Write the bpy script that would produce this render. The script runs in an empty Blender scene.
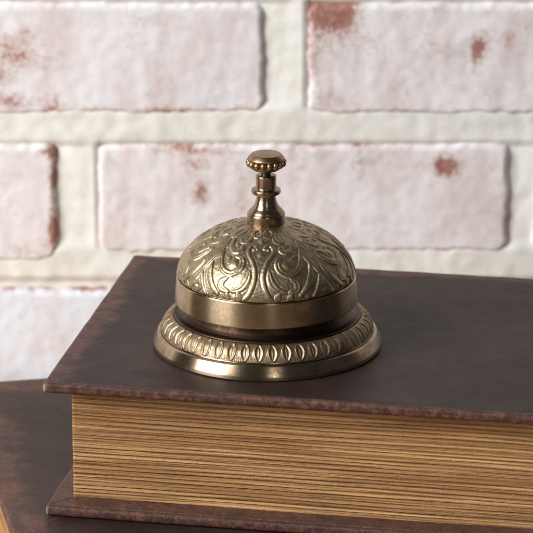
import bpy, bmesh, math, random
import numpy as np
from mathutils import Vector, noise, Matrix

random.seed(7)
C = bpy.context.scene.collection
S = bpy.context.scene
MM = 0.001

# ------------------------------------------------------------------ helpers
def link_mesh(name, verts, faces, mat, parent=None, smooth=True):
    me = bpy.data.meshes.new(name)
    me.from_pydata([tuple(v) for v in verts], [], [tuple(f) for f in faces])
    me.update()
    if smooth:
        me.polygons.foreach_set('use_smooth', [True] * len(me.polygons))
    o = bpy.data.objects.new(name, me)
    C.objects.link(o)
    me.materials.append(mat)
    if parent: o.parent = parent
    return o

def link_bm(name, bm, mat, parent=None, smooth=True):
    me = bpy.data.meshes.new(name)
    bmesh.ops.recalc_face_normals(bm, faces=bm.faces[:])
    bm.to_mesh(me); bm.free()
    if smooth:
        me.polygons.foreach_set('use_smooth', [True] * len(me.polygons))
    o = bpy.data.objects.new(name, me)
    C.objects.link(o)
    me.materials.append(mat)
    if parent: o.parent = parent
    return o

def thing(name, label, cat, loc=(0, 0, 0), rz=0, group=None):
    o = bpy.data.objects.new(name, None)
    C.objects.link(o)
    o.empty_display_size = 0.02
    o.location = loc; o.rotation_euler = (0, 0, rz)
    o['label'] = label; o['category'] = cat
    if group: o['group'] = group
    return o

def revolve(profile, n=256):
    """profile: list of (r, z) in mm, bottom to top along the outside"""
    V, F, rings = [], [], []
    for r, z in profile:
        if r < 1e-6:
            rings.append([len(V)]); V.append((0, 0, z * MM)); continue
        idx = []
        for i in range(n):
            a = 2 * math.pi * i / n
            idx.append(len(V)); V.append((r * MM * math.cos(a), r * MM * math.sin(a), z * MM))
        rings.append(idx)
    for A, B in zip(rings[:-1], rings[1:]):
        for i in range(n):
            j = (i + 1) % n
            if len(A) == 1 and len(B) == 1: continue
            if len(A) == 1: F.append((A[0], B[j], B[i]))
            elif len(B) == 1: F.append((A[i], A[j], B[0]))
            else: F.append((A[i], A[j], B[j], B[i]))
    return V, F

def rounded(profile, rad=0.35, seg=4):
    """round the corners of a lathe profile"""
    out = [profile[0]]
    for i in range(1, len(profile) - 1):
        p0, p1, p2 = (np.array(profile[k], float) for k in (i - 1, i, i + 1))
        a, b = p0 - p1, p2 - p1
        la, lb = np.linalg.norm(a), np.linalg.norm(b)
        if la < 1e-6 or lb < 1e-6: continue
        d = min(rad, la * .45, lb * .45)
        s, e = p1 + a / la * d, p1 + b / lb * d
        for k in range(seg + 1):
            t = k / seg
            out.append(tuple((1 - t) ** 2 * s + 2 * t * (1 - t) * p1 + t * t * e))
    out.append(profile[-1])
    return out

def spline(pts, per=8):
    P = [np.array(p, float) for p in pts]
    if len(P) < 3: return P
    P = [2 * P[0] - P[1]] + P + [2 * P[-1] - P[-2]]
    out = []
    for i in range(1, len(P) - 2):
        for k in range(per):
            t = k / per
            a, b, c, d = P[i - 1], P[i], P[i + 1], P[i + 2]
            out.append(.5 * (2 * b + (c - a) * t + (2 * a - 5 * b + 4 * c - d) * t * t + (3 * b - a - 3 * c + d) * t ** 3))
    out.append(P[-2])
    return out

# ---- node helpers
class NT:
    def __init__(s, name):
        s.m = bpy.data.materials.new(name); s.m.use_nodes = True
        s.t = s.m.node_tree; s.n = s.t.nodes; s.l = s.t.links
        s.b = s.n['Principled BSDF']
        s.tc = s.n.new('ShaderNodeTexCoord')
    def put(s, node, key, v):
        if v is None: return
        if hasattr(v, 'is_output'): s.l.new(v, node.inputs[key])
        else: node.inputs[key].default_value = v
    def math(s, op, a, b=None, c=None, clamp=False):
        n = s.n.new('ShaderNodeMath'); n.operation = op; n.use_clamp = clamp
        s.put(n, 0, a); s.put(n, 1, b); s.put(n, 2, c)
        return n.outputs[0]
    def scale(s, v, sx, sy, sz):
        n = s.n.new('ShaderNodeMapping'); n.inputs['Scale'].default_value = (sx, sy, sz)
        s.l.new(v, n.inputs['Vector']); return n.outputs[0]
    def noise(s, vec, scale, detail=4, rough=.55, dist=0):
        n = s.n.new('ShaderNodeTexNoise'); s.l.new(vec, n.inputs['Vector'])
        n.inputs['Scale'].default_value = scale; n.inputs['Detail'].default_value = detail
        n.inputs['Roughness'].default_value = rough; n.inputs['Distortion'].default_value = dist
        return n.outputs['Fac']
    def ramp(s, v, a, b, lo=0., hi=1.):
        n = s.n.new('ShaderNodeMapRange'); n.interpolation_type = 'SMOOTHSTEP'
        s.put(n, 0, v); n.inputs[1].default_value = a; n.inputs[2].default_value = b
        n.inputs[3].default_value = lo; n.inputs[4].default_value = hi
        return n.outputs[0]
    def mix(s, f, a, b):
        n = s.n.new('ShaderNodeMix'); n.data_type = 'RGBA'
        s.put(n, 0, f)
        s.put(n, 6, a if hasattr(a, 'is_output') else (*a, 1)); s.put(n, 7, b if hasattr(b, 'is_output') else (*b, 1))
        return n.outputs[2]
    def bump(s, h, strength, dist, normal=None):
        n = s.n.new('ShaderNodeBump'); n.inputs['Strength'].default_value = strength
        n.inputs['Distance'].default_value = dist; s.l.new(h, n.inputs['Height'])
        if normal: s.l.new(normal, n.inputs['Normal'])
        return n.outputs[0]
    def attr(s, name):
        n = s.n.new('ShaderNodeAttribute'); n.attribute_name = name; return n.outputs['Fac']
    def xyz(s, v):
        n = s.n.new('ShaderNodeSeparateXYZ'); s.l.new(v, n.inputs[0]); return n.outputs

# ------------------------------------------------------------------ materials
def brass(name, base, tarnish, rough, amount, aniso=0.0, bumpd=0.00008, lo=.42, hi=.68):
    t = NT(name); o = t.tc.outputs['Object']
    n1 = t.noise(o, 160, 5, .6); n2 = t.noise(o, 900, 4, .65)
    f = t.math('ADD', t.math('MULTIPLY', n1, .65), t.math('MULTIPLY', n2, .35))
    f = t.ramp(f, lo, hi, 0, amount)
    t.l.new(t.mix(f, base, tarnish), t.b.inputs['Base Color'])
    t.b.inputs['Metallic'].default_value = 1
    r = t.math('ADD', t.math('MULTIPLY', f, .12), t.math('MULTIPLY_ADD', n2, .10, rough - .05))
    t.l.new(r, t.b.inputs['Roughness'])
    sc = t.noise(t.scale(o, 260, 1900, 700), 1, 2, .6, 1.2)
    sc2 = t.noise(t.scale(o, 1700, 240, 900), 1, 2, .6, 1.2)
    scr = t.math('MAXIMUM', t.ramp(sc, .69, .75, 0, 1), t.ramp(sc2, .69, .75, 0, 1))
    spots = t.ramp(t.noise(o, 520, 5, .7), .62, .72, 0, .55)
    c0 = t.b.inputs['Base Color'].links[0].from_socket
    c1 = t.mix(spots, c0, tuple(v * .55 for v in tarnish))
    t.l.new(t.mix(t.math('MULTIPLY', scr, .35), c1, tuple(min(1, v * 1.35) for v in base)), t.b.inputs['Base Color'])
    if aniso:
        t.b.inputs['Anisotropic'].default_value = aniso
        tg = t.n.new('ShaderNodeTangent'); tg.direction_type = 'RADIAL'; tg.axis = 'Z'
        t.l.new(tg.outputs[0], t.b.inputs['Tangent']); t.b.inputs['Anisotropic Rotation'].default_value = .25
        # fine turning marks running round the part
        z = t.noise(t.scale(o, 20, 20, 9000), 1, 3, .7)
        t.l.new(t.bump(z, .25, .00004), t.b.inputs['Normal'])
    else:
        t.l.new(t.bump(t.noise(o, 1400, 4, .6), .35, bumpd), t.b.inputs['Normal'])
    return t.m

M_DOME = brass('antique_brass_embossed', (.41, .33, .215), (.20, .15, .09), .41, .8)
M_BAND = brass('antique_brass_brushed', (.43, .345, .225), (.24, .17, .105), .25, .65, aniso=.88)
M_BASE = brass('antique_brass_turned', (.41, .305, .205), (.20, .13, .08), .25, .75, aniso=.88)
M_COVE = brass('shade_dark_brass', (.085, .050, .032), (.035, .022, .016), .42, .8, aniso=.4)  # brass darkened in colour to put in the shade of the gap under the dome
M_LEAF = brass('antique_brass_border', (.37, .28, .18), (.18, .125, .075), .42, .85)
M_POST = brass('antique_brass_post', (.33, .245, .165), (.15, .10, .07), .24, .75, aniso=.6)
M_KNOB = brass('antique_brass_knob', (.36, .24, .145), (.16, .10, .06), .33, .75)
M_PIN = brass('dark_steel', (.10, .09, .08), (.04, .03, .03), .35, .6)

def leather(name, L, D, wl, wf, wb, seed):
    """dark brown leather cloth; wear along the borders, wl / wf are wear widths in m on the left and front"""
    t = NT(name); o = t.tc.outputs['Object']
    mp = t.n.new('ShaderNodeMapping'); mp.inputs['Location'].default_value = (seed, seed * .7, seed * .3)
    t.l.new(o, mp.inputs['Vector']); q = mp.outputs[0]
    x, y, z = t.xyz(o)
    big = t.noise(q, 26, 5, .6); mid = t.noise(q, 120, 5, .65); fin = t.noise(q, 900, 4, .6)
    wob = t.math('ADD', t.math('MULTIPLY_ADD', big, .030, -.0150), t.math('MULTIPLY_ADD', mid, .009, -.0045))
    # distance from each border plus wobble, scaled by the wear width there
    def edge(d, w):
        return t.ramp(t.math('DIVIDE', t.math('ADD', d, t.math('MULTIPLY', wob, w / .011)), w), .45, 1.15, 1, 0)
    el = edge(x, wl); er = edge(t.math('SUBTRACT', L, x), wf)
    ef = edge(y, wf); eb = edge(t.math('SUBTRACT', D, y), wb)
    w = t.math('MAXIMUM', t.math('MAXIMUM', el, er), t.math('MAXIMUM', ef, eb))
    core = t.mix(t.ramp(big, .38, .66), (.0255, .0145, .0120), (.040, .0238, .0200))
    core = t.mix(t.ramp(mid, .60, .78, 0, .35), core, (.085, .058, .048))
    worn = t.mix(t.ramp(mid, .35, .65), (.125, .056, .039), (.070, .038, .031))
    worn = t.mix(t.ramp(fin, .55, .70, 0, .6), worn, (.24, .155, .125))
    col = t.mix(t.math('MULTIPLY', w, t.ramp(t.noise(q, 420, 5, .75), .30, .52, .35, .95)), core, worn)
    # small pale scuffs
    sc = t.noise(t.scale(q, 60, 260, 100), 1, 3, .7, .6)
    col = t.mix(t.ramp(sc, .70, .78, 0, .25), col, (.20, .15, .13))
    pore = t.noise(q, 1500, 3, .7)
    col = t.mix(t.ramp(pore, .58, .72, 0, .5), col, (.014, .009, .008))
    col = t.mix(t.ramp(pore, .40, .27, 0, .35), col, (.105, .070, .060))
    # the outer one millimetre is rubbed paler and redder
    def rub(d): return t.ramp(t.math('ADD', d, t.math('MULTIPLY_ADD', mid, .003, -.0015)), .0, .0016, 1, 0)
    rb = t.math('MAXIMUM', rub(x), rub(y))
    rubc = t.mix(t.ramp(t.noise(q, 300, 5, .75), .42, .64), (.040, .020, .016), (.150, .066, .046))
    col = t.mix(t.math('MULTIPLY', rb, .8), col, rubc)
    # the corner itself is scuffed down to the pale board
    chip = t.math('ADD', t.math('ADD', x, y), t.math('MULTIPLY_ADD', fin, .0016, -.0008))
    col = t.mix(t.ramp(chip, .0009, .0016, .55, 0), col, (.40, .31, .27))
    t.l.new(col, t.b.inputs['Base Color'])
    t.l.new(t.math('MULTIPLY_ADD', mid, .22, .36), t.b.inputs['Roughness'])
    t.b.inputs['Specular IOR Level'].default_value = .22
    h = t.math('ADD', t.math('MULTIPLY', fin, .6), t.math('MULTIPLY', t.noise(q, 320, 5, .6), 1.0))
    t.l.new(t.bump(t.math('ADD', h, pore), .65, .00024), t.b.inputs['Normal'])
    return t.m

def paper():
    t = NT('stained_page_edges'); o = t.tc.outputs['Object']
    x, y, z = t.xyz(o)
    warp = t.math('MULTIPLY_ADD', t.noise(t.scale(o, 9, 9, 20), 1, 2, .5), 0.0012, -.0006)
    zz = t.math('ADD', z, warp)
    cb = t.n.new('ShaderNodeCombineXYZ'); t.l.new(x, cb.inputs[0]); t.l.new(y, cb.inputs[1]); t.l.new(zz, cb.inputs[2])
    v = cb.outputs[0]
    wide = t.noise(t.scale(v, 9, 9, 420), 1, 3, .6)
    line = t.noise(t.scale(v, 13, 13, 720), 1, 3, .6)
    fine = t.noise(t.scale(v, 30, 30, 3200), 1, 3, .6)
    spk = t.noise(o, 1500, 3, .6)
    grain = t.noise(t.scale(v, 320, 320, 1500), 1, 3, .65)
    edge = t.math('ADD', t.math('MULTIPLY', line, .74), t.math('MULTIPLY', grain, .26))
    col = t.mix(t.ramp(wide, .34, .66), (.31, .152, .056), (.55, .32, .135))
    col = t.mix(t.ramp(fine, .42, .66, 0, .45), col, (.25, .125, .055))
    col = t.mix(t.ramp(edge, .52, .64, 0, .45), col, (.095, .046, .021))
    ph = t.math('MULTIPLY_ADD', zz, 620, t.math('MULTIPLY', t.noise(t.scale(v, 5, 5, 260), 1, 2, .5), 1.8))
    saw = t.math('ABSOLUTE', t.math('SUBTRACT', t.math('FRACT', ph), .5))
    gap = t.math('ADD', saw, t.math('MULTIPLY_ADD', grain, .34, -.17))
    gapm = t.ramp(t.noise(t.scale(v, 30, 30, 700), 1, 3, .6), .28, .50)
    col = t.mix(t.math('MULTIPLY', t.ramp(gap, .24, .02, 0, .74), gapm), col, (.10, .047, .019))
    col = t.mix(t.ramp(spk, .54, .70, 0, .38), col, (.15, .075, .033))
    col = t.mix(t.ramp(spk, .30, .46, .14, 0), col, (.76, .55, .31))
    t.l.new(col, t.b.inputs['Base Color'])
    t.b.inputs['Roughness'].default_value = .72
    t.b.inputs['Specular IOR Level'].default_value = .25
    h = t.math('SUBTRACT', t.math('MULTIPLY', t.ramp(gap, .02, .25), 1.1), t.math('MULTIPLY', line, .9))
    h = t.math('ADD', t.math('ADD', h, t.math('MULTIPLY', fine, -.35)), t.math('MULTIPLY', spk, .25))
    t.l.new(t.bump(h, .8, .0005), t.b.inputs['Normal'])
    return t.m

def brick_mat():
    t = NT('limewashed_brick'); o = t.tc.outputs['Object']
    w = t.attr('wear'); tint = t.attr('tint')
    n1 = t.noise(o, 75, 6, .68); n2 = t.noise(o, 420, 5, .65); n3 = t.noise(t.scale(o, 60, 60, 22), 1, 5, .65)
    f = t.math('ADD', t.math('MULTIPLY_ADD', n1, 1.0, -.50), t.math('MULTIPLY_ADD', n2, 1.3, -.65))
    f = t.math('ADD', f, w)
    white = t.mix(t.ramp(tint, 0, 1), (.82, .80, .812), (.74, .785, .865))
    pinkish = t.mix(t.ramp(n3, .40, .66, 0, .65), white, (.665, .565, .555))
    n4 = t.noise(t.scale(o, 34, 34, 60), 1, 6, .7)
    pinkish = t.mix(t.ramp(n4, .50, .68, 0, .5), pinkish, (.585, .535, .52))
    pinkish = t.mix(t.ramp(n2, .58, .75, 0, .35), pinkish, (.55, .45, .43))
    pinkish = t.mix(t.ramp(f, .18, .55, 0, .5), pinkish, (.52, .33, .285))
    red = t.mix(t.ramp(n2, .4, .65), (.28, .085, .055), (.38, .20, .155))
    c = t.mix(t.ramp(f, .50, .74, 0, .88), pinkish, red)
    t.l.new(c, t.b.inputs['Base Color'])
    t.b.inputs['Roughness'].default_value = .85
    t.b.inputs['Specular IOR Level'].default_value = .2
    h = t.math('SUBTRACT', t.math('ADD', n2, n1), t.math('MULTIPLY', t.ramp(f, .4, .7), .6))
    t.l.new(t.bump(h, .26, .0006), t.b.inputs['Normal'])
    return t.m

def mortar_mat():
    t = NT('painted_mortar'); o = t.tc.outputs['Object']
    n1 = t.noise(o, 60, 5, .6); n2 = t.noise(o, 600, 4, .6)
    c = t.mix(t.ramp(n1, .35, .68), (.82, .82, .78), (.74, .738, .69))
    c = t.mix(t.ramp(n2, .62, .76, 0, .35), c, (.48, .40, .33))
    t.l.new(c, t.b.inputs['Base Color'])
    t.b.inputs['Roughness'].default_value = .8
    t.b.inputs['Specular IOR Level'].default_value = .25
    t.l.new(t.bump(n2, .4, .0004, t.bump(n1, .4, .0015)), t.b.inputs['Normal'])
    return t.m

def wood_mat():
    t = NT('pale_pine_wood'); o = t.tc.outputs['Object']
    w = t.noise(t.scale(o, 5, 90, 90), 1, 5, .6, .8)
    g = t.noise(t.scale(o, 25, 900, 900), 1, 4, .6)
    c = t.mix(t.ramp(w, .35, .65), (.62, .40, .22), (.48, .28, .135))
    c = t.mix(t.ramp(g, .5, .7, 0, .4), c, (.36, .20, .09))
    t.l.new(c, t.b.inputs['Base Color']); t.b.inputs['Roughness'].default_value = .55
    t.l.new(t.bump(g, .4, .0003), t.b.inputs['Normal'])
    return t.m

# ------------------------------------------------------------------ service bell
def build_bell(loc):
    bell = thing('service_bell', 'antique brass counter bell with embossed dome standing on the upper book', 'bell', loc, 0)
    # --- base: sloped rim, groove, cove
    prof = rounded([(0, .5), (41.6, .5), (41.9, 0), (42.5, .15), (42.35, 1.6), (40.6, 5.2), (39.7, 5.6), (39.1, 5.5), (38.9, 6.3)], .3)
    V, F = revolve(prof, 320)
    base = link_mesh('base', V, F, M_BASE, bell)
    # leaf border on the sloping shoulder of the base
    NREP, NA, NR = 47, 28, 40
    na = NREP * NA
    V, F = [], []
    p0, p1 = np.array((39.35, 6.1)), np.array((35.0, 11.7))
    dirv = p1 - p0; nrm = np.array((dirv[1], -dirv[0])); nrm /= np.linalg.norm(nrm)
    for j in range(NR + 1):
        v = j / NR
        c = p0 + dirv * v + nrm * 1.0 * math.sin(math.pi * v)
        for i in range(na):
            rep = i // NA
            x = ((i % NA) / NA) * 2 - 1
            jit = .10 * math.sin(rep * 12.9898) ; x2 = x + jit * (v - .5)
            yy = min(1, max(0, (v - .04) / .92))
            w = .60 * math.sin(math.pi * yy) ** .75
            ax = abs(x2)
            h = .22 * math.exp(-((ax - w) / .16) ** 2)
            if ax < w:
                q = 1 - (ax / max(w, 1e-3)) ** 2
                h += -.26 * q * min(1, w / .4) + .16 * math.exp(-(x2 / .11) ** 2) * min(1, w / .5)
            else:
                h += .09 * math.sin(yy * 52 + x2 * 9) * math.sin(yy * 40 - x2 * 12)
            h += .05 * noise.noise(Vector((rep * 3.1 + x, yy * 3, 1.7)))
            fade = min(1, v / .05, (1 - v) / .05)
            r, z = c + nrm * h * fade
            a = 2 * math.pi * i / na + .02
            V.append((r * MM * math.cos(a), r * MM * math.sin(a), z * MM))
    for j in range(NR):
        for i in range(na):
            k = (i + 1) % na
            F.append((j * na + i, j * na + k, (j + 1) * na + k, (j + 1) * na + i))
    link_mesh('leaf_border', V, F, M_LEAF, base)
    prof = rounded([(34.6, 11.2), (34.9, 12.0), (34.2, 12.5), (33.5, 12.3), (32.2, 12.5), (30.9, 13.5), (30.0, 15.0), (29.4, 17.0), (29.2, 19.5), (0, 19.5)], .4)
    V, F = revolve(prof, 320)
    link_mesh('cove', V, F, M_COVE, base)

    # --- dome with repoussé scrollwork
    A, B, Z0 = 32.6, 20.7, 26.9
    PW = 1.19
    # strokes on half of one repeat: points (degrees from the motif's axis, degrees up the dome), height, width at start / middle / end in mm, crease
    half = [
        ([(9.5, 1), (6.5, 6), (4.2, 14), (3.0, 22), (3.4, 30), (6.5, 38), (10.5, 43), (13, 47.5), (11.5, 52), (7, 53), (4.2, 50)], .52, (.75, .62, .75), 0),
        ([(37.5, 43), (34.5, 36), (29, 28), (21.5, 25), (15.8, 29), (14.2, 35), (17, 40), (21.5, 41)], .55, (.35, 1.15, .55), 1),
        ([(41, 33), (38, 23), (34, 14), (28, 5)], .55, (.35, 1.0, .8), 0),
        ([(7.2, 29), (8.0, 21), (11.5, 13), (17.5, 9)], .45, (.35, 1.25, .5), 1),
        ([(22.5, 21), (26, 17), (25.5, 11), (20.5, 8.5)], .42, (.4, 1.25, .6), 1),
        ([(38, 56), (34, 49.5), (26, 45), (20.5, 47), (21.5, 51)], .48, (.4, 1.0, .6), 0),
        ([(31, 58), (24, 55), (17.5, 57), (17, 62)], .42, (.4, .9, .5), 0),
        ([(1.5, 62), (3.5, 68), (13, 71), (19, 66), (11.5, 61.5), (2, 62)], .42, (.6, .6, .6), 0),
        ([(37.5, 1.5), (40.5, 9), (45, 21)], .48, (.8, .65, .5), 0),
        ([(45, 13), (42.4, 8), (45, 3)], .40, (.8, .8, .8), 0),
        ([(45, 24), (43.0, 31), (40.5, 40), (41.5, 47), (45, 54)], .48, (.5, 1.0, .5), 1),
        ([(45, 30), (45, 44)], .35, (.5, .9, .4), 0),
        ([(45, 57), (39, 64), (43, 70)], .38, (.4, .9, .5), 0),
        ([(32, 41), (27.5, 38), (26.5, 34)], .35, (.4, .8, .4), 0),
        ([(12, 2.5), (13.5, 7.5)], .5, (1.1, 1.2, .6), 0),
        ([(20.5, 1.5), (21, 5)], .48, (1.2, 1.2, .8), 0),
        ([(33.5, 2), (31, 7)], .40, (1.0, .9, .5), 0),
    ]
    balls = [((21.8, 34.5), .62, 1.9), ((7.5, 49), .40, .8), ((29.5, 52), .35, .9), ((0, 57.5), .5, 1.3), ((0, 44), .35, 1.1), ((38, 48), .3, 1.0)]
    def P3(a, t):
        a, t = np.radians(a), np.radians(t)
        r = A * np.cos(t) ** PW
        return np.stack([r * np.sin(a), -r * np.cos(a), B * np.sin(t)], -1)
    REP, HC, TR = 4, 150, 190
    tmax = 80.0
    aa, tt = np.meshgrid(np.linspace(0, 45, HC + 1), np.linspace(0, tmax, TR + 1))
    G = P3(aa, tt)
    H = np.zeros_like(aa); dmin = np.full(aa.shape, 1e9)
    for pts, hh, (w0, w1, w2), crease in half:
        poly = spline(pts)
        arr = P3(np.array([p[0] for p in poly]), np.array([p[1] for p in poly]))
        m = len(arr) - 1
        q = np.full(aa.shape, 1e9); dm = np.full(aa.shape, 1e9)      # distance as a share of the local width, and in mm
        for k in range(m):
            v = arr[k + 1] - arr[k]; L = (v * v).sum()
            u = np.clip(((G - arr[k]) * v).sum(-1) / max(L, 1e-9), 0, 1)
            d = np.linalg.norm(G - arr[k] - u[..., None] * v, axis=-1)
            f = (k + u) / m
            w = np.where(f < .5, w0 + (w1 - w0) * np.sin(f * math.pi), w2 + (w1 - w2) * np.sin(f * math.pi))
            q = np.minimum(q, d / w); dm = np.minimum(dm, d - w)
        q = q / 1.36; h = hh / (1 + (q / .90) ** 3.4)
        if crease: h -= hh * .40 * np.exp(-(q / .22) ** 2)
        H = np.maximum(H, h) if not crease else np.where(q < 1.05, np.maximum(h, H * (q > .8)), np.maximum(H, h))
        dmin = np.minimum(dmin, dm)
    H -= .16 * np.exp(-((dmin - .32) / .30) ** 2)                  # chased line beside each raised form
    for (a, t), hh, ww in balls:
        d = np.linalg.norm(G - P3(np.array(a), np.array(t)), axis=-1)
        H = np.maximum(H, hh * np.exp(-(d / ww) ** 2.6))
    fade = np.clip((tmax - 4 - tt) / 8, 0, 1) * np.clip(tt / 1.6, 0, 1)
    H *= fade * .86
    nc = REP * 2 * HC
    off = math.radians(-5)
    V, F = [], []
    for j in range(TR + 1):
        t = math.radians(tmax * j / TR)
        for i in range(nc):
            k = i % (2 * HC)
            kk = k if k <= HC else 2 * HC - k
            ph = 2 * math.pi * i / nc + off
            nx, nz = math.cos(t) / A, math.sin(t) / B
            ln = math.hypot(nx, nz); nx /= ln; nz /= ln
            px, py = A * math.cos(t) * math.sin(ph), -A * math.cos(t) * math.cos(ph)
            wn = noise.noise(Vector((px * .35, py * .35, t * 9))) * .12 + noise.noise(Vector((px * .9, py * .9, t * 26))) * .07
            h = H[j, kk] * (1 + .35 * noise.noise(Vector((px * .12 + 4, py * .12, t * 3)))) + wn * fade[j, 0]
            r = A * math.cos(t) ** PW + nx * h; z = Z0 + B * math.sin(t) + nz * h
            V.append((r * MM * math.sin(ph), -r * MM * math.cos(ph), z * MM))
    for j in range(TR):
        for i in range(nc):
            k = (i + 1) % nc
            F.append((j * nc + i, j * nc + k, (j + 1) * nc + k, (j + 1) * nc + i))
    V.append((0, 0, (Z0 + B * math.sin(math.radians(tmax)) + .2) * MM))
    for i in range(nc):
        F.append((TR * nc + i, TR * nc + (i + 1) % nc, len(V) - 1))
    dome = link_mesh('dome', V, F, M_DOME, bell)
    dome.location = (-.0004, 0, 0)
    # smooth band under the scrollwork, with its rolled lip and the inside of the shell
    prof = rounded([(20, 40), (29, 32), (31.6, 26), (32.2, 17.4), (32.9, 16.7), (33.5, 16.75), (33.8, 17.2), (33.5, 21), (33.1, 25.7), (33.1, 25.95), (33.0, 26.3), (32.75, 26.55), (32.1, 26.5)], .3)
    V, F = revolve(prof, 320)
    link_mesh('rim_band', V, F, M_BAND, dome)

    # --- post, pin and push button
    prof = rounded([(0, 45.0), (6.9, 45.0), (6.95, 46.0), (6.95, 49.8), (7.1, 50.1), (6.95, 50.6), (6.5, 51.0), (6.2, 51.6), (5.0, 52.7), (4.2, 54.1), (3.7, 55.8),
                    (3.45, 57.2), (3.55, 57.9), (5.1, 58.0), (5.4, 58.4), (5.4, 59.4), (5.1, 59.8), (4.0, 59.9), (3.75, 60.3), (3.75, 64.0), (3.85, 64.3), (3.75, 64.9), (3.2, 65.1), (0, 65.1)], .3)
    V, F = revolve(prof, 128)
    o = link_mesh('post', V, F, M_POST, bell); o.location = (-.0004, 0, 0)
    V, F = revolve(rounded([(0, 64.6), (1.75, 64.6), (1.75, 68), (0, 68)], .1), 48)
    o = link_mesh('pin', V, F, M_PIN, bell); o.location = (-.0004, 0, 0)
    prof = rounded([(0, 66.7), (3.4, 66.7), (4.9, 67.2), (5.7, 68.1), (6.0, 69.0), (6.1, 70.6), (6.75, 71.0), (6.8, 71.5), (6.2, 72.2), (5.5, 72.9), (5.1, 73.05), (0, 73.2)], .25)
    V, F = revolve(prof, 128)
    knob = link_mesh('push_button', V, F, M_KNOB, bell); knob.location = (-.0004, 0, 0)
    bm = bmesh.new()
    for i in range(17):
        a = 2 * math.pi * (i + .3) / 17
        bmesh.ops.create_uvsphere(bm, u_segments=18, v_segments=12, radius=1.27 * MM,
            matrix=Matrix.Translation((6.25 * MM * math.cos(a), 6.25 * MM * math.sin(a), 69.75 * MM)) @ Matrix.Rotation(a, 4, 'Z') @ Matrix.Diagonal((1, .92, 1.1, 1)))
    link_bm('beaded_ring', bm, M_KNOB, knob)
    return bell

# ------------------------------------------------------------------ books
def board(name, L, D, T, z0, mat, parent, seed, rad=.0014):
    bm = bmesh.new()
    bmesh.ops.create_cube(bm, size=1, matrix=Matrix.Translation((L / 2, D / 2, z0 + T / 2)) @ Matrix.Diagonal((L, D, T, 1)))
    bmesh.ops.bevel(bm, geom=bm.edges[:], offset=rad, segments=4, profile=.5, affect='EDGES')
    for axis, n in ((0, L), (1, D)):
        k = int(n / .004)
        for i in range(1, k):
            no = [0, 0, 0]; no[axis] = 1; co = [0, 0, 0]; co[axis] = n * i / k
            bmesh.ops.bisect_plane(bm, geom=bm.verts[:] + bm.edges[:] + bm.faces[:], plane_co=co, plane_no=no, dist=1e-7)
    for v in bm.verts:
        p = v.co
        dx = noise.noise(Vector((p.y * 60 + seed, p.x * 9, p.z * 60))) * .00025
        dy = noise.noise(Vector((p.x * 60 + seed, 3 + p.y * 9, p.z * 60))) * .00025
        n1 = noise.noise(Vector((p.x * 22 + seed, p.y * 22, 8))) * .00012
        # a slight dent at the corners and edges
        ex = min(p.x, L - p.x); ey = min(p.y, D - p.y)
        e = min(ex, ey)
        k = math.exp(-(e / .003)) * noise.noise(Vector((p.x * 130 + seed, p.y * 130, 2))) * .00022
        top = 1 if p.z > z0 + T * .5 else .3
        v.co = (p.x + dx * (1 if ex < .004 else .0), p.y + dy * (1 if ey < .004 else 0), p.z + (n1 * .5 + k) * top)
    o = link_bm(name, bm, mat, parent)
    wn = o.modifiers.new('weighted', 'WEIGHTED_NORMAL'); wn.keep_sharp = False
    return o

def pages(L0, L1, D0, D1, z0, z1, mat, parent, seed):
    # outline of the block, dense along the front and the left side
    path = []
    nf = int((L1 - L0) / .0008); nl = int((D1 - D0) / .0016)
    for i in range(nf): path.append((L0 + (L1 - L0) * i / nf, D0, 0, -1))
    for i in range(nl): path.append((L1, D0 + (D1 - D0) * i / nl, 1, 0))
    nb = 60
    for i in range(nb): path.append((L1 - (L1 - L0) * i / nb, D1, 0, 0))
    for i in range(nl): path.append((L0, D1 - (D1 - D0) * i / nl, -1, 0))
    rows = 210
    n = len(path)
    V, F = [], []
    for j in range(rows + 1):
        z = z0 + (z1 - z0) * j / rows
        for (x, y, nx, ny) in path:
            s = x + y
            zz = z * 1000 + .55 * noise.noise(Vector((s * 14 + seed, z * 60, 0)))
            g = noise.noise(Vector((s * 6, zz * .62 + seed, 1.3)))
            g2 = noise.noise(Vector((s * 16, zz * 1.9, seed + 5)))
            gap = abs(((zz + .55 * noise.noise(Vector((zz * .45, seed, s * 3)))) / 2.05) % 1 - .5)
            d = -.00040 * max(0, 1 - gap * 7) * (.6 + g) - .00030 * max(0, 1 - abs(g) * 4.5) - .00022 * max(0, 1 - abs(g2) * 3.5)
            d += .00016 * noise.noise(Vector((s * 700, zz * 3, 9))) * .5
            V.append((x + nx * d, y + ny * d, z))
    for j in range(rows):
        for i in range(n):
            k = (i + 1) % n
            F.append((j * n + i, j * n + k, (j + 1) * n + k, (j + 1) * n + i))
    F.append(tuple(range(n - 1, -1, -1))); F.append(tuple(rows * n + i for i in range(n)))
    return link_mesh('page_block', V, F, mat, parent)

def strip(name, quad, z0, h, mat, parent):
    bm = bmesh.new()
    lo = [bm.verts.new((x, y, z0)) for x, y in quad]; hi = [bm.verts.new((x, y, z0 + h)) for x, y in quad]
    bm.faces.new(lo[::-1]); bm.faces.new(hi)
    for i in range(4):
        j = (i + 1) % 4
        bm.faces.new((lo[i], lo[j], hi[j], hi[i]))
    bmesh.ops.bevel(bm, geom=[e for e in bm.edges if e.verts[0].co.z > z0 + h * .5 and e.verts[1].co.z > z0 + h * .5], offset=h * .6, segments=2, affect='EDGES')
    return link_bm(name, bm, mat, parent, smooth=False)

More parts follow.
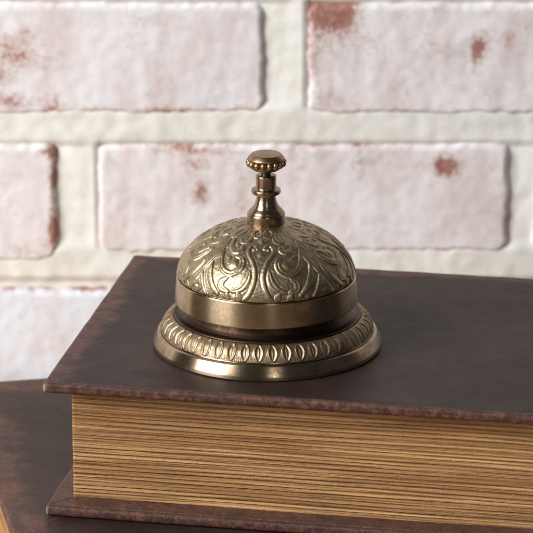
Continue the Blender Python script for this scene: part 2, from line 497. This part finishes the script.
def build_book(label, L, D, T, H, inL, inF, loc, rz, wl, wf, wb, seed, paper_m):
    """local frame: x along the fore-edge, y towards the spine, z = 0 under the book"""
    b = thing('hardback_book', label, 'book', loc, rz, 'stacked books')
    lm = leather('worn_brown_leather', L, D, wl, wf, wb, seed)
    board('cover', L, D, T, 0, lm, b, seed)
    board('cover', L, D, T, T + H, lm, b, seed + 9)
    pages(inL, L - inL, inF, D - .002, T + .0001, T + H - .0001, paper_m, b, seed)
    # leather turned in over the inside of the lower board, mitred at the corner
    m = .0012
    tm = leather('reddish_turned_in_leather', L, D, .05, .030, .03, seed + 4)
    q = T
    strip('turn_in', [(m, m), (L - m, m), (L - inL - .004, inF + .004), (inL + .004, inF + .004)], q, .00045, tm, b)
    strip('turn_in', [(m, m + .0006), (inL + .0036, inF + .0046), (inL + .0036, D - inF), (m, D - m)], q, .0002, tm, b)
    # rounded spine closing the back
    sp = [(D - .0016, 0.0003), (D + .0012, T * .4)]
    for i in range(13):
        a = -math.pi / 2 + math.pi * i / 12
        sp.append((D + .0022 + .0045 * math.cos(a), (2 * T + H) / 2 + ((2 * T + H) / 2 - T * .5) * math.sin(a)))
    sp += [(D + .0012, 2 * T + H - T * .4), (D - .0016, 2 * T + H - .0003)]
    V = [(x, y, z) for x in (.0015, L - .0015) for y, z in sp]
    n = len(sp)
    F = [(i, i + 1, n + i + 1, n + i) for i in range(n - 1)] + [(n - 1, 0, n, 2 * n - 1), tuple(range(n))[::-1], tuple(range(n, 2 * n))]
    bm = bmesh.new(); vv = [bm.verts.new(p) for p in V]
    for f in F: bm.faces.new([vv[i] for i in f])
    link_bm('spine', bm, lm, b, smooth=False)
    return b

# ------------------------------------------------------------------ brick wall
def build_wall(Y):
    w = thing('brick_wall', 'whitewashed brick wall with worn red patches behind the stacked books', 'wall', (0, Y, 0))
    pitch_x, pitch_z, bw, bh = .1985, .0632, .1844, .0536
    V, F, wear, tint = [], [], [], []
    # worn places seen in the photograph: x, z, radius x, radius z, amount
    spots = [(.027, .068, .011, .011, 1.5), (.020, .045, .007, .016, .55), (.028, .024, .010, .006, .35), (.092, .050, .0045, .006, .62), (.104, .052, .003, .005, .4), (.091, .042, .004, .005, .3), (.036, .060, .006, .006, .3), (-.118, -.010, .012, .02, .12),
             (.078, -.005, .006, .006, .70), (.040, -.010, .004, .018, .22), (-.012, -.018, .010, .012, .16), (-.030, -.004, .012, .005, .42), (-.018, .002, .02, .004, .30), (-.030, -.016, .004, .008, .35),
             (-.110, .047, .009, .007, .38), (-.100, .042, .012, .006, .32), (-.112, .024, .018, .005, .45), (-.092, .022, .006, .006, .45), (-.060, .0195, .03, .0025, .42), (-.02, .0195, .03, .0022, .40),
             (-.094, -.020, .0022, .020, .50), (-.093, .0, .004, .004, .42), (-.115, -.045, .02, .005, .2), (.06, -.004, .05, .004, .10),
             (.113, -.060, .004, .003, .6), (-.09, -.0625, .03, .0013, .45), (-.115, -.0625, .012, .0014, .45), (.05, .0185, .05, .0015, .35), (-.028, -.018, .005, .008, .36), (-.012, -.022, .003, .012, .34), (.012, -.012, .004, .014, .33), (-.045, .003, .02, .0025, .4), (.03, .0045, .03, .002, .4), (.07, -.044, .03, .002, .35), (-.05, -.0445, .02, .002, .35), (.030, -.020, .003, .012, .22),
             (-.06, -.03, .012, .006, .18), (-.105, .054, .008, .005, .22), (-.118, .036, .008, .005, .35), (-.094, -.036, .0024, .010, .55), (-.0935, -.008, .003, .006, .5), (-.095, .0015, .006, .002, .4),
             (-.05, .060, .01, .004, .15), (.0, .045, .0025, .012, .25), (.036, .05, .012, .008, .25), (.07, .052, .006, .012, .18), (.1055, -.03, .0025, .012, .35),
             (.06, .035, .002, .03, .12), (.10, .06, .05, .012, .10)]
    for row in range(-4, 7):
        zt = .0064 + row * pitch_z
        for col in range(-4, 5):
            x0 = -.0762 + col * pitch_x + (.0915 if row % 2 else 0)
            x1 = x0 + bw; zb = zt - bh
            if row == 0 and col == -1: zb -= .004
            if row == -1: zt_ = zt - .0035
            else: zt_ = zt
            if row == 1: zb -= 0
            if row == 0 and col == 1: x0 -= .0075; x1 -= .0075
            vis = (x1 > -.15 and x0 < .15 and zt > -.13 and zb < .09)
            st = .0010 if vis else .005
            nx, nz = max(4, int((x1 - x0) / st)), max(4, int((zt_ - zb) / st))
            sd = row * 17.3 + col * 5.1
            dep = .0012 * noise.noise(Vector((sd, 1, 2))); tl = noise.noise(Vector((sd, 7, 2))) * .012
            basei = len(V)
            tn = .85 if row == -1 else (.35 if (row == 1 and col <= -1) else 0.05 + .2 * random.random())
            for j in range(nz + 1):
                for i in range(nx + 1):
                    u, v = i / nx, j / nz
                    x = x0 + (x1 - x0) * u; z = zb + (zt_ - zb) * v
                    # rounded, crumbled outline
                    ex, ez = min(x - x0, x1 - x), min(z - zb, zt_ - z)
                    rc = .007
                    if ex < rc and ez < rc: e = rc - math.hypot(rc - ex, rc - ez)
                    else: e = min(ex, ez)
                    e += .0012 * noise.noise(Vector((x * 60, z * 60, sd))) + .0011 * max(-.2, noise.noise(Vector((x * 240, z * 240, sd))))
                    k = min(1, max(0, e / .0045)); k = math.sin(k * math.pi / 2)
                    y = -.0062 * k + .0035 + dep + tl * (u - .5) * .2
                    y -= .0004 * noise.noise(Vector((x * 28, z * 40, 3))) + .00022 * noise.noise(Vector((x * 200, z * 200, 5)))
                    V.append((x, y, z))
                    wv = .17 * noise.noise(Vector((x * 30, z * 24, 11 + sd * .01))) + .12 * noise.noise(Vector((x * 75, z * 60, 19))) + .05
                    wv += .78 * max(0, 1 - e / .0024) * (0.75 + .9 * noise.noise(Vector((x * 70, z * 70, 21))))
                    for sx, sz, rx, rz_, am in spots:
                        q = ((x - sx) / rx) ** 2 + ((z - sz) / rz_) ** 2
                        if q < 6: wv += am * math.exp(-q)
                    if not vis: wv += .15 * max(0, noise.noise(Vector((x * 16, z * 16, 31))))
                    if row == -1 and col <= 0 and e > .002: wv -= .12
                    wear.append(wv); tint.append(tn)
            for j in range(nz):
                for i in range(nx):
                    a = basei + j * (nx + 1) + i
                    F.append((a, a + 1, a + nx + 2, a + nx + 1))
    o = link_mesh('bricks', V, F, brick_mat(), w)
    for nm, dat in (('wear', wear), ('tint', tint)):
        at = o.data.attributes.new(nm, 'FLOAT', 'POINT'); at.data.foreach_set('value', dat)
    # mortar: one troweled sheet lying behind the brick faces
    xs = list(np.arange(-.80, -.16, .01)) + list(np.arange(-.16, .16, .0016)) + list(np.arange(.16, .9, .01))
    zs = list(np.arange(-.30, -.14, .01)) + list(np.arange(-.14, .10, .0016)) + list(np.arange(.10, .40, .01))
    V, F = [], []
    for z in zs:
        for x in xs:
            q = ((z - .0048) / .0632) % 1.0                      # bed joints are filled nearly flush, head joints are raked
            row = math.floor((z - .0048) / .0632) + 1
            dd = (q - .105) * .0632
            bed = max(0, min(1, (.0120 - abs(dd)) / .004))
            bx = ((x + .0745 - (.0915 if row % 2 else 0)) % .1985 - .181) / .0175
            head = 4 * bx * (1 - bx) if 0 < bx < 1 else 0
            y = .0004 - .0024 * bed + (1 - bed) * (-.0003 - .0022 * max(0, min(1, bx)) ** 1.5 if 0 < bx < 1 else 0) + .0006 * noise.noise(Vector((x * 40, z * 40, 2))) + .0005 * noise.noise(Vector((x * 160, z * 160, 6)))
            V.append((x, y, z))
    n = len(xs)
    for j in range(len(zs) - 1):
        for i in range(n - 1):
            F.append((j * n + i, j * n + i + 1, (j + 1) * n + i + 1, (j + 1) * n + i))
    # body of the wall behind the sheet
    nb = len(V)
    x0, x1, z0, z1 = xs[0], xs[-1], zs[0], zs[-1]
    V += [(x, y, z) for y in (.006, .09) for x, z in ((x0, z0), (x1, z0), (x1, z1), (x0, z1))]
    F += [tuple(nb + k for k in f) for f in ((4, 7, 6, 5), (0, 4, 5, 1), (1, 5, 6, 2), (2, 6, 7, 3), (3, 7, 4, 0))]
    link_mesh('mortar', V, F, mortar_mat(), w)
    return w

def build_table(zt, y1):
    t = thing('wooden_table', 'pale wooden table under the lower book', 'table', (0, 0, zt))
    m = wood_mat()
    bm = bmesh.new()
    y0 = -.42
    bmesh.ops.create_cube(bm, size=1, matrix=Matrix.Translation((.05, (y0 + y1) / 2, -.012)) @ Matrix.Diagonal((1.0, y1 - y0, .024, 1)))
    bmesh.ops.bevel(bm, geom=bm.edges[:], offset=.003, segments=3, affect='EDGES')
    link_bm('table_top', bm, m, t, smooth=False)
    for sx in (-.40, .50):
        for sy in (y0 + .05, y1 - .05):
            bm = bmesh.new()
            bmesh.ops.create_cone(bm, segments=4, radius1=.022, radius2=.034, depth=.62, cap_ends=True, matrix=Matrix.Translation((sx, sy, -.024 - .31)) @ Matrix.Rotation(math.pi / 4, 4, 'Z'))
            link_bm('leg', bm, m, t, smooth=False)
    return t

# ------------------------------------------------------------------ assemble
T, H = .00395, .04398
M_PAPER = paper()
build_bell((0, 0, .00015))
zb = -(2 * T + H)
build_book('brown leather book with golden brown page edges carrying the brass bell, upper of the two', .262, .1498, T, H, .00846, .00983,
           (-.0811, -.04282, zb), -.186, .0085, .0022, .0075, 3.1, M_PAPER)
T2, H2 = .0042, .044
zb2 = zb - (2 * T2 + H2) - .0003
cx, cy = -.1245, .0962
rz2 = math.radians(12)
D2, L2 = .205, .30
# its left edge runs towards the viewer: local y (towards the spine) is away from the viewer
ox, oy = cx + D2 * math.sin(rz2), cy - D2 * math.cos(rz2)
build_book('larger brown leather book lying askew underneath, lower of the two', L2, D2, T2, H2, .0075, .0095,
           (ox, oy, zb2), rz2, .016, .006, .020, 11.7, M_PAPER)
YW = .245
build_table(zb2 - .0002, YW - .008)
build_wall(YW)

# ------------------------------------------------------------------ light
def area(name, loc, target, sx, sy, power, col):
    l = bpy.data.lights.new(name, 'AREA'); l.shape = 'RECTANGLE'; l.size = sx; l.size_y = sy; l.energy = power; l.color = col
    o = bpy.data.objects.new(name, l); C.objects.link(o)
    o.location = loc
    o.rotation_euler = (Vector(target) - Vector(loc)).to_track_quat('-Z', 'Y').to_euler()
    return o
area('window_light', (-1.30, -.76, .86), (0, .1, 0), 0.95, 1.3, 52, (1, .985, .975))
area('lamp_softbox', (.22, -1.75, .85), (0, 0, 0), .12, .6, 2.6, (1, .96, .90))
W = bpy.data.worlds.new('World'); S.world = W; W.use_nodes = True
W.node_tree.nodes['Background'].inputs[0].default_value = (.95, .97, 1, 1)
W.node_tree.nodes['Background'].inputs[1].default_value = .065

# ------------------------------------------------------------------ camera
cam = bpy.data.cameras.new('camera'); co = bpy.data.objects.new('camera', cam); C.objects.link(co)
pitch, dist = .34534, 1.3005
cam.sensor_width = 36; cam.lens = 3501.9 / 533 * 36
cam.shift_x = -.70 / 533; cam.shift_y = 76.14 / 533
co.location = (0, -dist * math.cos(pitch), dist * math.sin(pitch))
co.rotation_euler = (math.pi / 2 - pitch, 0, 0)
cam.clip_start = .05; cam.clip_end = 20
cam.dof.use_dof = True; cam.dof.focus_distance = 1.275; cam.dof.aperture_fstop = 26
S.camera = co
S.view_settings.view_transform = 'Standard'; S.view_settings.look = 'None'
S.view_settings.exposure = 0; S.view_settings.gamma = 1
